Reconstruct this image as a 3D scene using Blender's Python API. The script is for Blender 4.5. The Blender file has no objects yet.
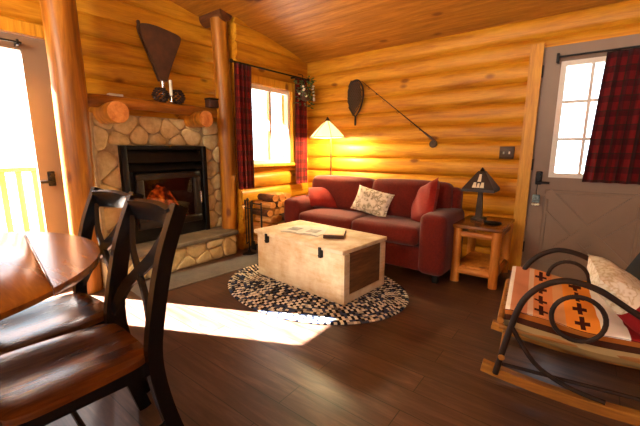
import bpy, bmesh, math, random
from mathutils import Vector, Matrix, Euler
random.seed(7)
S = bpy.context.scene
COL = S.collection
PI = math.pi

# ------------------------------------------------------------------ helpers
def lin(r, g, b):
    f = lambda c: (c/255/12.92) if c/255 <= .04045 else ((c/255+.055)/1.055)**2.4
    return (f(r), f(g), f(b), 1.0)

class MB:
    """collects shapes into one mesh"""
    def __init__(s):
        s.v = []; s.f = []; s.uv = {}
    def add(s, vs, fs, mat=None):
        n = len(s.v)
        s.v += [tuple((mat @ Vector(p)) if mat else Vector(p)) for p in vs]
        s.f += [tuple(i+n for i in f) for f in fs]
        return s
    def box(s, x0, x1, y0, y1, z0, z1, mat=None):
        vs = [(x, y, z) for x in (x0, x1) for y in (y0, y1) for z in (z0, z1)]
        fs = [(0,1,3,2),(4,6,7,5),(0,4,5,1),(2,3,7,6),(0,2,6,4),(1,5,7,3)]
        return s.add(vs, fs, mat)
    def rbox(s, x0, x1, y0, y1, z0, z1, r=.02, n=4, bulge=0, mat=None):
        """rounded box, optionally bulging like a cushion"""
        c = Vector(((x0+x1)/2, (y0+y1)/2, (z0+z1)/2))
        h = Vector((abs(x1-x0)/2, abs(y1-y0)/2, abs(z1-z0)/2))
        r = min(r, h.x*.98, h.y*.98, h.z*.98)
        def axis(hh):
            a = [-hh + r*(1-math.cos(PI/2*i/n)) for i in range(n+1)]
            m = 6 if bulge else 1
            mid = [(-hh+r) + 2*(hh-r)*i/m for i in range(1, m)]
            return a + mid + [-q for q in reversed(a)]
        ax = [axis(h.x), axis(h.y), axis(h.z)]
        idx = {}; vs = []; fs = []
        def vid(p):
            k = (round(p[0], 5), round(p[1], 5), round(p[2], 5))
            if k not in idx:
                q = Vector(p)
                inn = Vector([max(-(h[i]-r), min(h[i]-r, q[i])) for i in range(3)])
                d = q-inn
                if d.length > 1e-9: q = inn + d.normalized()*r
                if bulge:
                    u = [q[i]/h[i] for i in range(3)]
                    w = [(1-min(1, abs(t))**2) for t in u]
                    q.x += bulge*w[1]*w[2]*u[0]; q.y += bulge*w[0]*w[2]*u[1]; q.z += bulge*w[0]*w[1]*u[2]
                idx[k] = len(vs); vs.append(tuple(q+c))
            return idx[k]
        for a in range(3):
            b, d = (a+1) % 3, (a+2) % 3
            for sg in (-1, 1):
                for i in range(len(ax[b])-1):
                    for j in range(len(ax[d])-1):
                        q = []
                        for (ii, jj) in ((i,j),(i+1,j),(i+1,j+1),(i,j+1)):
                            p = [0,0,0]; p[a] = sg*h[a]; p[b] = ax[b][ii]; p[d] = ax[d][jj]
                            q.append(vid(p))
                        if sg < 0: q.reverse()
                        fs.append(tuple(q))
        return s.add(vs, fs, mat)
    def tube(s, pts, r, seg=10, caps=True, closed=False, jit=0, flat=None):
        """swept tube; r number or list; flat=(a,b) gives an elliptic section scale"""
        P = [Vector(p) for p in pts]; n = len(P)
        R = r if isinstance(r, (list, tuple)) else [r]*n
        vs = []; fs = []; up = None
        for i in range(n):
            if closed: t = P[(i+1) % n]-P[i-1]
            else: t = P[min(i+1, n-1)]-P[max(i-1, 0)]
            t.normalize()
            if up is None:
                up = Vector((0,0,1)) if abs(t.z) < .9 else Vector((1,0,0))
            a = up - t*up.dot(t)
            if a.length < 1e-6: a = t.orthogonal()
            a.normalize(); b = t.cross(a); up = a
            for k in range(seg):
                th = 2*PI*k/seg
                rr = R[i]*(1+(random.uniform(-jit, jit) if jit else 0))
                ca, cb = math.cos(th), math.sin(th)
                if flat: ca *= flat[0]; cb *= flat[1]
                vs.append(P[i]+(a*ca+b*cb)*rr)
        m = n if closed else n-1
        for i in range(m):
            for k in range(seg):
                i2 = (i+1) % n
                fs.append((i*seg+k, i*seg+(k+1) % seg, i2*seg+(k+1) % seg, i2*seg+k))
        if caps and not closed:
            fs.append(tuple(reversed(range(seg)))); fs.append(tuple(range((n-1)*seg, n*seg)))
        return s.add(vs, fs)
    def bar(s, p0, p1, w, t, side=(0,0,1)):
        """straight rectangular bar w (along side) x t"""
        p0, p1 = Vector(p0), Vector(p1); d = (p1-p0).normalized()
        a = Vector(side); a = (a-d*a.dot(d)).normalized(); b = d.cross(a)
        vs = []
        for p in (p0, p1):
            for (i, j) in ((-1,-1),(1,-1),(1,1),(-1,1)): vs.append(p+a*i*w/2+b*j*t/2)
        return s.add(vs, [(3,2,1,0),(4,5,6,7),(0,1,5,4),(1,2,6,5),(2,3,7,6),(3,0,4,7)])
    def ribbon(s, pts, w, t, side=(0,1,0)):
        """swept rectangular section: w along side, t across"""
        P = [Vector(p) for p in pts]; n = len(P); vs = []; fs = []
        sd = Vector(side).normalized()
        for i in range(n):
            d = (P[min(i+1,n-1)]-P[max(i-1,0)]).normalized()
            b = d.cross(sd).normalized()
            for (k, j) in ((-1,-1),(1,-1),(1,1),(-1,1)): vs.append(P[i]+sd*k*w/2+b*j*t/2)
        for i in range(n-1):
            for k in range(4):
                fs.append((i*4+k, i*4+(k+1)%4, i*4+4+(k+1)%4, i*4+4+k))
        fs.append((3,2,1,0)); fs.append(tuple(range((n-1)*4, n*4)))
        return s.add(vs, fs)
    def lathe(s, prof, c=(0,0,0), seg=24):
        vs = []; fs = []; n = len(prof); c = Vector(c)
        for (r, z) in prof:
            for k in range(seg):
                th = 2*PI*k/seg; vs.append(c+Vector((r*math.cos(th), r*math.sin(th), z)))
        for i in range(n-1):
            for k in range(seg):
                fs.append((i*seg+k, i*seg+(k+1)%seg, (i+1)*seg+(k+1)%seg, (i+1)*seg+k))
        fs.append(tuple(reversed(range(seg)))); fs.append(tuple(range((n-1)*seg, n*seg)))
        return s.add(vs, fs)
    def prism(s, poly, fn, t0, t1):
        """poly 2d list, fn(u,v,t)->xyz"""
        n = len(poly)
        vs = [fn(u, v, t0) for u, v in poly]+[fn(u, v, t1) for u, v in poly]
        fs = [tuple(reversed(range(n))), tuple(range(n, 2*n))]
        fs += [(i, (i+1)%n, n+(i+1)%n, n+i) for i in range(n)]
        return s.add(vs, fs)
    def pillow(s, w, h, t, mat=None, n=14, pinch=.07):
        vs = []; fs = []
        for sg in (1, -1):
            for i in range(n+1):
                for j in range(n+1):
                    u = -1+2*i/n; v = -1+2*j/n
                    k = max(0, (1-abs(u)**2.6)*(1-abs(v)**2.6))**.42
                    pu = 1-pinch*(1-v*v)*abs(u); pv = 1-pinch*(1-u*u)*abs(v)
                    wr = .012*math.sin(7*u+3*v)*k
                    vs.append((u*w/2*pu, sg*(t/2*k+wr*.5)*1.0, v*h/2*pv))
        N = (n+1)*(n+1)
        for i in range(n):
            for j in range(n):
                a = i*(n+1)+j; q = (a, a+n+1, a+n+2, a+1)
                fs.append(tuple(reversed(q))); fs.append(tuple(x+N for x in q))
        return s.add(vs, fs, mat)
    def build(s, name, mat, parent=None, smooth=True, kind=None, label=None, angle=40, weld=True, recalc=True):
        me = bpy.data.meshes.new(name)
        me.from_pydata([tuple(v) for v in s.v], [], s.f)
        bm = bmesh.new(); bm.from_mesh(me)
        if weld: bmesh.ops.remove_doubles(bm, verts=bm.verts, dist=1e-5)
        if recalc: bmesh.ops.recalc_face_normals(bm, faces=bm.faces)
        if smooth:
            for f in bm.faces: f.smooth = True
            for e in bm.edges:
                if len(e.link_faces) == 2 and e.calc_face_angle(0) > math.radians(angle): e.smooth = False
        bm.to_mesh(me); bm.free()
        o = bpy.data.objects.new(name, me); COL.objects.link(o)
        if mat: me.materials.append(mat)
        if parent: o.parent = parent
        if kind: o['kind'] = kind
        if label: o['label'] = label
        return o

def thing(name, label, cat, loc=(0,0,0), rz=0, group=None):
    o = bpy.data.objects.new(name, None); COL.objects.link(o)
    o.empty_display_size = .1
    o.location = loc; o.rotation_euler = (0,0,rz)
    return tag(o, label, cat, group)
def tag(o, label, cat, group=None):
    o['label'] = label; o['category'] = cat
    if group: o['group'] = group
    return o
def copy_tree(o, parent=None):
    c = o.copy(); COL.objects.link(c)
    if parent: c.parent = parent
    for ch in list(o.children): copy_tree(ch, c)
    return c
def place(o, loc, rot=(0,0,0)):
    o.location = loc; o.rotation_euler = rot; return o
def arc(c, r, a0, a1, n, fn):
    return [fn(c[0]+r*math.cos(a0+(a1-a0)*i/n), c[1]+r*math.sin(a0+(a1-a0)*i/n)) for i in range(n+1)]
def spline(pts, n=6):
    P = [Vector(p) for p in pts]; out = []
    for i in range(len(P)-1):
        p0 = P[max(i-1,0)]; p1 = P[i]; p2 = P[i+1]; p3 = P[min(i+2,len(P)-1)]
        for k in range(n):
            t = k/n
            out.append(.5*((2*p1)+(p2-p0)*t+(2*p0-5*p1+4*p2-p3)*t*t+(3*p1-p0-3*p2+p3)*t**3))
    out.append(P[-1]); return out

# ------------------------------------------------------------------ materials
class NT:
    def __init__(s, name):
        s.m = bpy.data.materials.new(name); s.m.use_nodes = True
        s.t = s.m.node_tree; s.b = s.t.nodes['Principled BSDF']
    def n(s, typ, **kw):
        nd = s.t.nodes.new(typ)
        for k, v in kw.items():
            if k.startswith('i_'):
                nd.inputs[int(k[2:]) if k[2:].isdigit() else k[2:].replace('_', ' ')].default_value = v
            else: setattr(nd, k, v)
        return nd
    def l(s, a, b): s.t.links.new(a, b)
    def coord(s, scale=(1,1,1), rot=(0,0,0), src='Object'):
        tc = s.n('ShaderNodeTexCoord'); mp = s.n('ShaderNodeMapping')
        mp.inputs['Scale'].default_value = scale; mp.inputs['Rotation'].default_value = rot
        s.l(tc.outputs[src], mp.inputs['Vector']); return mp.outputs['Vector']
    def noise(s, vec, scale=5, detail=4, rough=.55, dist=0):
        nd = s.n('ShaderNodeTexNoise'); nd.inputs['Scale'].default_value = scale
        nd.inputs['Detail'].default_value = detail; nd.inputs['Roughness'].default_value = rough
        nd.inputs['Distortion'].default_value = dist
        s.l(vec, nd.inputs['Vector']); return nd.outputs['Fac']
    def ramp(s, fac, stops, interp='LINEAR'):
        nd = s.n('ShaderNodeValToRGB'); cr = nd.color_ramp; cr.interpolation = interp
        while len(cr.elements) < len(stops): cr.elements.new(.5)
        for e, (p, c) in zip(cr.elements, stops): e.position = p; e.color = c
        s.l(fac, nd.inputs['Fac']); return nd.outputs['Color']
    def mix(s, fac, a, b, mode='MIX'):
        nd = s.n('ShaderNodeMix', data_type='RGBA', blend_type=mode)
        for sock, v in ((nd.inputs[0], fac), (nd.inputs[6], a), (nd.inputs[7], b)):
            if hasattr(v, 'is_linked'): s.l(v, sock)
            else: sock.default_value = v
        return nd.outputs[2]
    def math(s, op, a, b=None, c=None):
        nd = s.n('ShaderNodeMath', operation=op)
        for i, v in enumerate((a, b, c)):
            if v is None: continue
            if hasattr(v, 'is_linked'): s.l(v, nd.inputs[i])
            else: nd.inputs[i].default_value = v
        return nd.outputs[0]
    def bump(s, h, strength=.3, dist=.01):
        nd = s.n('ShaderNodeBump'); nd.inputs['Strength'].default_value = strength
        nd.inputs['Distance'].default_value = dist
        s.l(h, nd.inputs['Height']); s.l(nd.outputs['Normal'], s.b.inputs['Normal'])
    def out(s, col, rough=.5, metal=0, spec=None):
        if hasattr(col, 'is_linked'): s.l(col, s.b.inputs['Base Color'])
        else: s.b.inputs['Base Color'].default_value = col
        if hasattr(rough, 'is_linked'): s.l(rough, s.b.inputs['Roughness'])
        else: s.b.inputs['Roughness'].default_value = rough
        s.b.inputs['Metallic'].default_value = metal
        if spec is not None: s.b.inputs['Specular IOR Level'].default_value = spec
        return s.m

def wood(name, dark, mid, light, grain=(1,14,14), rough=.45, knots=True, scale=2.2, pitch=None, spec=.4, bump=.15, knotcol=None, kscale=4.4):
    t = NT(name); v = t.coord(grain)
    f = t.noise(v, scale, 5, .6, .6)
    c = t.ramp(f, [(.28, dark), (.5, mid), (.72, light)])
    f2 = t.noise(v, scale*6, 3, .6)
    c = t.mix(.35, c, t.ramp(f2, [(.3, (.55,.5,.45,1)), (.6, (1,1,1,1))]), 'MULTIPLY')
    if pitch:                                    # each log its own tone
        tc = t.n('ShaderNodeTexCoord'); sp = t.n('ShaderNodeSeparateXYZ'); t.l(tc.outputs['Object'], sp.inputs[0])
        row = t.math('FLOOR', t.math('DIVIDE', sp.outputs['Z'], pitch))
        wn = t.n('ShaderNodeTexWhiteNoise', noise_dimensions='1D'); t.l(row, wn.inputs['W'])
        c = t.mix(.8, c, t.ramp(wn.outputs['Value'], [(0, (.88,.83,.76,1)), (1, (1.0,1.0,1.0,1))]), 'MULTIPLY')
    if knots:
        kv = t.coord(tuple((.55 if g == min(grain) else 1.0) for g in grain))
        vo = t.n('ShaderNodeTexVoronoi', i_Scale=kscale); t.l(kv, vo.inputs['Vector'])
        k = t.ramp(vo.outputs['Distance'], [(.08, (1,1,1,1)), (.16, (0,0,0,1))])
        sc = t.n('ShaderNodeSeparateColor'); t.l(k, sc.inputs[0])
        c = t.mix(t.math('MULTIPLY', sc.outputs[0], .8), c, knotcol or lin(95,42,14))
    t.bump(f2, bump, .004)
    return t.out(c, rough, 0, spec)

def plain(name, col, rough=.5, metal=0, var=.15, scale=9, spec=None, bump=.1):
    t = NT(name); v = t.coord()
    f = t.noise(v, scale, 4)
    d = tuple(c*(1-var*1.6) for c in col[:3])+(1,); l = tuple(min(1, c*(1+var)) for c in col[:3])+(1,)
    c = t.ramp(f, [(.3, d), (.7, l)])
    if bump: t.bump(t.noise(v, scale*5, 3), bump, .003)
    return t.out(c, rough, metal, spec)

def fabric(name, col, col2, scale=60, rough=.9):
    t = NT(name); v = t.coord()
    f = t.noise(v, scale, 3, .7); g = t.noise(v, 4, 3)
    c = t.mix(.5, t.ramp(f, [(.3, col2), (.7, col)]), t.ramp(g, [(.3, col2), (.7, col)]))
    t.bump(f, .25, .004)
    t.b.inputs['Sheen Weight'].default_value = .15
    return t.out(c, rough, 0, .2)

LOG = wood('honey_pine_logs', lin(160,96,18), lin(200,136,28), lin(220,160,44), (.7,7,7), .45, pitch=.176, spec=.3, bump=.06)
LOGY = wood('honey_pine_logs_side', lin(160,96,18), lin(200,136,28), lin(220,160,44), (7,.7,7), .45, pitch=.176, spec=.3, bump=.06)
CEIL = wood('ceiling_planks', lin(134,82,20), lin(166,106,28), lin(196,132,44), (1,10,10), .5)
POST = wood('peeled_log_post', lin(104,56,10), lin(156,94,18), lin(196,132,34), (9,9,.7), .42, scale=1.6)
TRIM = wood('pine_trim', lin(176,112,22), lin(208,148,36), lin(224,168,54), (12,12,1), .45)
LOGX = wood('mantel_log', lin(96,52,10), lin(144,84,18), lin(180,112,32), (10,1,10), .45, scale=1.6)
CUT = wood('cut_log_end', lin(170,92,34), lin(206,130,58), lin(226,160,90), (4,4,4), .6, knots=False)
TWOOD = wood('table_log', lin(166,92,30), lin(206,130,48), lin(228,166,80), (9,9,1), .45, scale=1.8)
SEATW = wood('dark_stained_seat', lin(64,30,10), lin(94,50,17), lin(122,70,27), (9,1,9), .22, knots=False, spec=.5, bump=.03)
TABLE = wood('stained_tabletop', lin(92,44,12), lin(128,72,20), lin(154,94,30), (1,9,9), .2, knots=False, spec=.5, bump=.02)
ROCK = wood('bent_hickory', lin(104,62,18), lin(146,94,30), lin(176,122,50), (1,9,9), .45, knots=False)
TWIG = plain('dark_bent_twig', lin(38,22,14), .6, var=.3, scale=20, spec=.25)
BLACKP = plain('black_paint', lin(12,13,16), .27, var=.3, scale=6, spec=.5, bump=.03)
IRON = plain('black_iron', lin(26,24,23), .42, .5, .2, 20)
BRONZE = plain('dark_bronze', lin(64,46,30), .4, .6, .3, 14)
STEEL = plain('bright_nickel', lin(205,205,200), .25, .9, .1, 12)
DOORP = plain('taupe_door_paint', lin(132,110,90), .45, var=.06, scale=3, bump=.03)
RED = fabric('wine_red_chenille', lin(112,30,18), lin(74,17,12))
REDP = fabric('red_pillow_cloth', lin(146,34,22), lin(106,20,14))
PALEW = plain('white_window_frame', lin(226,220,206), .5, var=.05)
SLATE = plain('slate_slab', lin(112,98,80), .55, var=.3, scale=6, bump=.3)
MATG = fabric('grey_mat', lin(106,98,90), lin(74,68,64), 40)
LEAF = plain('leaf_green', lin(66,100,44), .55, var=.4, scale=14)
CREAM = plain('cream_petals', lin(226,222,204), .6, var=.1)
PAPER = plain('paper_white', lin(214,210,200), .7, var=.06, scale=16, bump=0)
PAPERG = plain('paper_grey_print', lin(150,146,140), .6, var=.35, scale=30, bump=0)
LEATHER = plain('dark_brown_cover', lin(70,38,22), .5, var=.3, scale=12)
BARK = plain('firewood_bark', lin(96,58,30), .85, var=.4, scale=14, bump=.5)
SPLIT = wood('split_firewood', lin(180,110,50), lin(216,150,76), lin(236,186,116), (1,10,10), .7, knots=False)
SNOW = plain('pale_ground', lin(150,148,144), .9, var=.06, scale=2, bump=0)
RAILY = wood('yellow_railing', lin(196,124,30), lin(214,146,44), lin(226,166,64), (9,9,1), .6, knots=False)  # yellow of the railing wood itself

def mat_floor():
    t = NT('dark_plank_floor'); tc = t.n('ShaderNodeTexCoord')
    br = t.n('ShaderNodeTexBrick', offset=.37, i_Scale=1.0)
    br.inputs['Brick Width'].default_value = 1.25; br.inputs['Row Height'].default_value = .15
    br.inputs['Mortar Size'].default_value = .0022; br.inputs['Mortar Smooth'].default_value = .1
    br.inputs['Color1'].default_value = (0,0,0,1); br.inputs['Color2'].default_value = (1,1,1,1)
    br.inputs['Mortar'].default_value = (.5,.5,.5,1)
    t.l(tc.outputs['Object'], br.inputs['Vector'])
    v = t.coord((.9, 9, 1)); f = t.noise(v, 2.4, 6, .65, .8)
    c = t.ramp(f, [(.25, lin(46,30,23)), (.5, lin(79,54,42)), (.75, lin(110,81,64))])
    c = t.mix(.55, c, t.ramp(br.outputs['Color'], [(0, (.62,.6,.6,1)), (1, (1.15,1.1,1.05,1))]), 'MULTIPLY')
    c = t.mix(br.outputs['Fac'], c, lin(22,12,8))
    h = t.math('SUBTRACT', t.noise(v, 9, 4), t.math('MULTIPLY', br.outputs['Fac'], 1.5))
    t.bump(h, .12, .004)
    return t.out(c, t.math('ADD', .24, t.math('MULTIPLY', f, .2)), 0, .5)
FLOOR = mat_floor()

def mat_plaid(name, base, dark, third, sc=9.0):
    t = NT(name); tc = t.n('ShaderNodeTexCoord'); sp = t.n('ShaderNodeSeparateXYZ'); t.l(tc.outputs['UV'], sp.inputs[0])
    def stripes(x, k, w):
        fr = t.math('FRACT', t.math('MULTIPLY', x, k)); return t.math('LESS_THAN', fr, w)
    a = stripes(sp.outputs['X'], sc, .45); b = stripes(sp.outputs['Y'], sc, .45)
    c = t.mix(t.math('MULTIPLY', a, .55), base, dark)
    c = t.mix(t.math('MULTIPLY', b, .55), c, dark)
    c = t.mix(t.math('MULTIPLY', stripes(sp.outputs['X'], sc, .08), .6), c, third)
    c = t.mix(t.math('MULTIPLY', stripes(sp.outputs['Y'], sc, .08), .5), c, third)
    t.b.inputs['Sheen Weight'].default_value = .1
    return t.out(c, .9, 0, .15)
PLAID = mat_plaid('red_plaid_cloth', lin(98,16,20), lin(30,8,14), lin(30,36,26))
PLAIDB = mat_plaid('red_plaid_cloth_bright', lin(118,24,16), lin(50,10,10), lin(50,42,24))

def mat_stone():
    t = NT('field_stone'); v = t.coord()
    info = t.n('ShaderNodeAttribute', attribute_name='tone', attribute_type='GEOMETRY')
    f = t.noise(v, 9, 6, .65); g = t.noise(v, 34, 3)
    c = t.ramp(f, [(.25, lin(172,152,108)), (.5, lin(212,192,144)), (.75, lin(234,220,180))])
    c = t.mix(.45, c, t.ramp(info.outputs['Fac'], [(0, lin(176,158,130)), (.35, lin(236,216,172)), (.7, lin(224,190,132)), (1, lin(250,240,212))]), 'MULTIPLY')
    t.bump(t.math('ADD', f, t.math('MULTIPLY', g, .4)), .5, .012)
    return t.out(c, .8, 0, .25)
STONE = mat_stone()
MORTAR = plain('mortar', lin(176,152,112), .95, var=.2, scale=20, bump=.4)

def mat_trunk():
    t = NT('weathered_whitewashed_pine'); v = t.coord((1.2, 1.2, 7)); f = t.noise(v, 3, 6, .7, .4)
    g = t.noise(t.coord(), 5, 5, .65)
    c = t.ramp(f, [(.25, lin(186,156,108)), (.5, lin(224,206,166)), (.75, lin(240,232,208))])
    c = t.mix(.5, c, t.ramp(g, [(.35, lin(190,150,92)), (.62, lin(236,228,204))]))
    t.bump(f, .25, .004)
    return t.out(c, .65, 0, .3)
TRUNK = mat_trunk()
TRUNKD = wood('trunk_end_panel', lin(70,44,24), lin(104,70,40), lin(136,96,56), (7,1,7), .7)

def mat_rug(a, b):
    t = NT('braided_cotton'); tc = t.n('ShaderNodeTexCoord'); sp = t.n('ShaderNodeSeparateXYZ'); t.l(tc.outputs['UV'], sp.inputs[0])
    cm = t.n('ShaderNodeCombineXYZ')
    t.l(t.math('FLOOR', sp.outputs['X']), cm.inputs[0]); t.l(t.math('FLOOR', sp.outputs['Y']), cm.inputs[1])
    wn = t.n('ShaderNodeTexWhiteNoise', noise_dimensions='2D'); t.l(cm.outputs[0], wn.inputs['Vector'])
    ck = t.math('MODULO', t.math('ADD', t.math('FLOOR', sp.outputs['X']), t.math('FLOOR', t.math('DIVIDE', sp.outputs['Y'], 3))), 2)
    c = t.ramp(t.math('ADD', t.math('MULTIPLY', ck, .38), t.math('MULTIPLY', wn.outputs['Value'], .62)), [(0, lin(20,22,30)), (.36, lin(52,62,86)), (.52, lin(176,166,146)), (.62, lin(90,88,92)), (.68, lin(224,216,198))], 'CONSTANT')
    return t.out(c, .95, 0, .1)

def mat_print(name, stops, sc):
    t = NT(name); v = t.coord(); f = t.noise(v, sc, 2, .5)
    return t.out(t.ramp(f, stops), .9, 0, .15)
LEAFPRINT = mat_print('cream_leaf_print', [(.40, lin(236,228,206)), (.52, lin(206,194,164)), (.59, lin(140,132,104)), (.66, lin(236,228,206))], 22)

def mat_blanket():
    t = NT('woven_trail_blanket'); tc = t.n('ShaderNodeTexCoord'); sp = t.n('ShaderNodeSeparateXYZ'); t.l(tc.outputs['UV'], sp.inputs[0])
    x, y = sp.outputs['X'], sp.outputs['Y']
    c = t.ramp(x, [(0, lin(222,212,196)), (.17, lin(196,132,96)), (.26, lin(210,176,146)), (.29, lin(206,130,76)),
                   (.40, lin(206,150,100)), (.46, lin(226,140,50)), (.62, lin(232,226,214)), (.74, lin(128,26,28))], 'CONSTANT')
    # rows of small dark crosses in the two orange bands
    fy = t.math('ABSOLUTE', t.math('SUBTRACT', t.math('FRACT', t.math('MULTIPLY', y, 5.0)), .5))
    m = None
    for cx in (.335, .54):
        dx = t.math('ABSOLUTE', t.math('SUBTRACT', x, cx))
        a = t.math('MULTIPLY', t.math('LESS_THAN', dx, .012), t.math('LESS_THAN', fy, .40))
        b = t.math('MULTIPLY', t.math('LESS_THAN', dx, .036), t.math('LESS_THAN', fy, .10))
        q = t.math('MAXIMUM', a, b); m = q if m is None else t.math('MAXIMUM', m, q)
    c = t.mix(m, c, lin(60,22,16))
    # striped border along the near side
    bd = t.ramp(y, [(0, lin(120,98,62)), (.05, lin(150,128,88)), (.10, lin(62,34,22)), (.15, lin(150,88,34)), (.19, lin(70,26,18)), (.2, lin(70,26,18))], 'CONSTANT')
    c = t.mix(t.math('LESS_THAN', y, .2), c, bd)
    t.bump(t.noise(t.coord(), 120, 2), .2, .003)
    return t.out(c, .95, 0, .1)
BLANKET = mat_blanket()

def mat_bandpillow():
    t = NT('red_pillow_with_pale_band'); tc = t.n('ShaderNodeTexCoord'); sp = t.n('ShaderNodeSeparateXYZ'); t.l(tc.outputs['Object'], sp.inputs[0])
    n = t.noise(t.coord(), 26, 2)
    pale = t.ramp(n, [(.44, lin(226,218,196)), (.52, lin(196,178,140)), (.6, lin(228,220,200))])
    k = t.math('LESS_THAN', t.math('ABSOLUTE', t.math('ADD', sp.outputs['Z'], -.120)), .090)
    return t.out(t.mix(k, lin(140,30,32), pale), .95, 0, .1)
BANDP = mat_bandpillow()

def mat_emit(name, col, strength, trans=False):
    t = NT(name); t.out(col, .6)
    t.b.inputs['Emission Color'].default_value = col; t.b.inputs['Emission Strength'].default_value = strength
    return t.m
SHADE = mat_emit('lit_cream_glass', lin(255,226,160), 1.6)
def mat_fire():
    t = NT('glowing_embers'); f = t.noise(t.coord(), 16, 4)
    c = t.ramp(f, [(.4, lin(30,8,4)), (.55, lin(170,60,12)), (.7, lin(240,130,40))])
    t.l(c, t.b.inputs['Emission Color']); t.b.inputs['Emission Strength'].default_value = 1.3
    return t.out(lin(40,20,14), .9)
EMBER = mat_fire()
def mat_glass(name, tint=(1,1,1,1)):
    t = NT(name); nt = t.t; nt.nodes.remove(t.b)
    tr = t.n('ShaderNodeBsdfTransparent'); tr.inputs['Color'].default_value = tint
    gl = t.n('ShaderNodeBsdfGlossy'); gl.inputs['Roughness'].default_value = .02
    fr = t.n('ShaderNodeValue'); fr.outputs[0].default_value = .05
    mx = t.n('ShaderNodeMixShader')
    t.l(fr.outputs[0], mx.inputs[0]); t.l(tr.outputs[0], mx.inputs[1]); t.l(gl.outputs[0], mx.inputs[2])
    t.l(mx.outputs[0], nt.nodes['Material Output'].inputs['Surface']); return t.m
GLASS = mat_glass('window_glass')
DGLASS = mat_glass('smoked_glass', (.72,.62,.54,1))

# ------------------------------------------------------------------ setting
AX = -.40            # fireplace wall plane (recessed part)
PITCH = .176
SL = .20; CZ = 2.28  # ceiling rises away from the sofa wall
def bulge(z):
    t = (z % PITCH)/PITCH*2-1
    return .038*math.sqrt(max(0, 1-abs(t)**2.6))
def log_wall(name, u0, u1, ztop, holes, fn, mat, slope=False):
    """half-log siding; fn(u, out, z) -> xyz; holes = (u0,u1,z0,z1)"""
    zs = set()
    k = 0
    while k*PITCH < ztop:
        for i in range(9): zs.add(round(min(ztop, (k+i/8)*PITCH), 4))
        k += 1
    for h in holes:
        for z in h[2:4]:
            if 0 < z < ztop: zs.add(z)
    zs = sorted(zs); m = MB()
    for z0, z1 in zip(zs, zs[1:]):
        zm = (z0+z1)/2; segs = [(u0, u1)]
        if slope:
            lim = -(zm-.06-CZ)/SL
            segs = [(a, min(b, lim)) for a, b in segs if a < lim]
        for h in holes:
            if h[2] <= zm <= h[3]:
                ns = []
                for a, b in segs:
                    if h[1] <= a or h[0] >= b: ns.append((a, b)); continue
                    if a < h[0]: ns.append((a, h[0]))
                    if b > h[1]: ns.append((h[1], b))
                segs = ns
        b0, b1 = bulge(z0+1e-5), bulge(z1-1e-5)
        for a, b in segs:
            m.add([fn(a, b0, z0), fn(b, b0, z0), fn(b, b1, z1), fn(a, b1, z1),
                   fn(a, -.10, z0), fn(b, -.10, z0), fn(b, -.10, z1), fn(a, -.10, z1)],
                  [(0,1,2,3),(7,6,5,4),(0,3,7,4),(1,5,6,2)])
    return m.build(name, mat, kind='structure', angle=60, recalc=False)

MB().box(-.62, 6.2, -7.2, .25, -.08, 0).build('floor', FLOOR, kind='structure', smooth=False)
# ceiling: tongue and groove boards running along x
m = MB(); y = .22; bw = .13
while y > -7.2:
    ya, yb = y, y-bw+.004
    za, zb = CZ-SL*ya, CZ-SL*yb
    m.add([(-1.3,ya,za),(6.2,ya,za),(6.2,yb,zb),(-1.3,yb,zb),(-1.3,ya,za+.03),(6.2,ya,za+.03),(6.2,yb,zb+.03),(-1.3,yb,zb+.03)],  # boards overrun the left wall: unseen eave added to shade the small window
          [(0,1,2,3),(7,6,5,4),(0,4,5,1),(1,5,6,2),(2,6,7,3),(3,7,4,0)])
    y -= bw
m.add([(-1.3,.22,CZ-SL*.22+.03),(6.2,.22,CZ-SL*.22+.03),(6.2,-7.2,CZ+SL*7.2+.03),(-1.3,-7.2,CZ+SL*7.2+.03),
       (-1.3,.22,CZ-SL*.22+.09),(6.2,.22,CZ-SL*.22+.09),(6.2,-7.2,CZ+SL*7.2+.09),(-1.3,-7.2,CZ+SL*7.2+.09)],
      [(0,1,2,3),(7,6,5,4),(0,4,5,1),(1,5,6,2),(2,6,7,3),(3,7,4,0)])
m.build('ceiling', CEIL, kind='structure', smooth=False)

DX0, DX1, DZ = 2.65, 3.56, 2.02
log_wall('wall_back', -.1, 6.0, CZ, [(DX0-.01, DX1+.01, 0, DZ+.01)], lambda u, o, z: (u, .02-o+.03, z), LOG)
WY0, WY1, WZ0, WZ1 = -1.02, -.345, .99, 1.87
log_wall('wall_left', -1.15, .1, 2.62, [(WY0, WY1, WZ0, WZ1)], lambda u, o, z: (-.05+o, u, z), LOGY, slope=True)
GY0, GY1, GZ = -3.60, -2.71, 1.99
log_wall('wall_fireplace', -7.0, -1.1, 3.6, [(GY0-.01, GY1+.01, 0, GZ+.01), (-2.33, -1.42, .25, 1.21)], lambda u, o, z: (AX-.05+o, u, z), LOGY, slope=True)
log_wall('wall_return', AX, -.06, 2.62, [], lambda u, o, z: (u, -1.13-o+.03, z), LOG)
# far walls behind the camera, with big windows letting daylight in
log_wall('wall_right', -7.0, .1, 3.6, [(-5.6, -4.2, .9, 2.1)], lambda u, o, z: (6.05-o, u, z), LOGY, slope=True)
log_wall('wall_front', -.5, 6.1, 3.65, [(.6, 2.4, .9, 2.2), (3.6, 5.2, .9, 2.2)], lambda u, o, z: (u, -7.05+o, z), LOG)

# unseen block added outside behind the fireplace to keep sun off the sofa
MB().box(-1.58, -.52, -2.45, -1.17, -.5, 2.2).build('sun_blocker', MORTAR, kind='structure', smooth=False)

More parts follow.
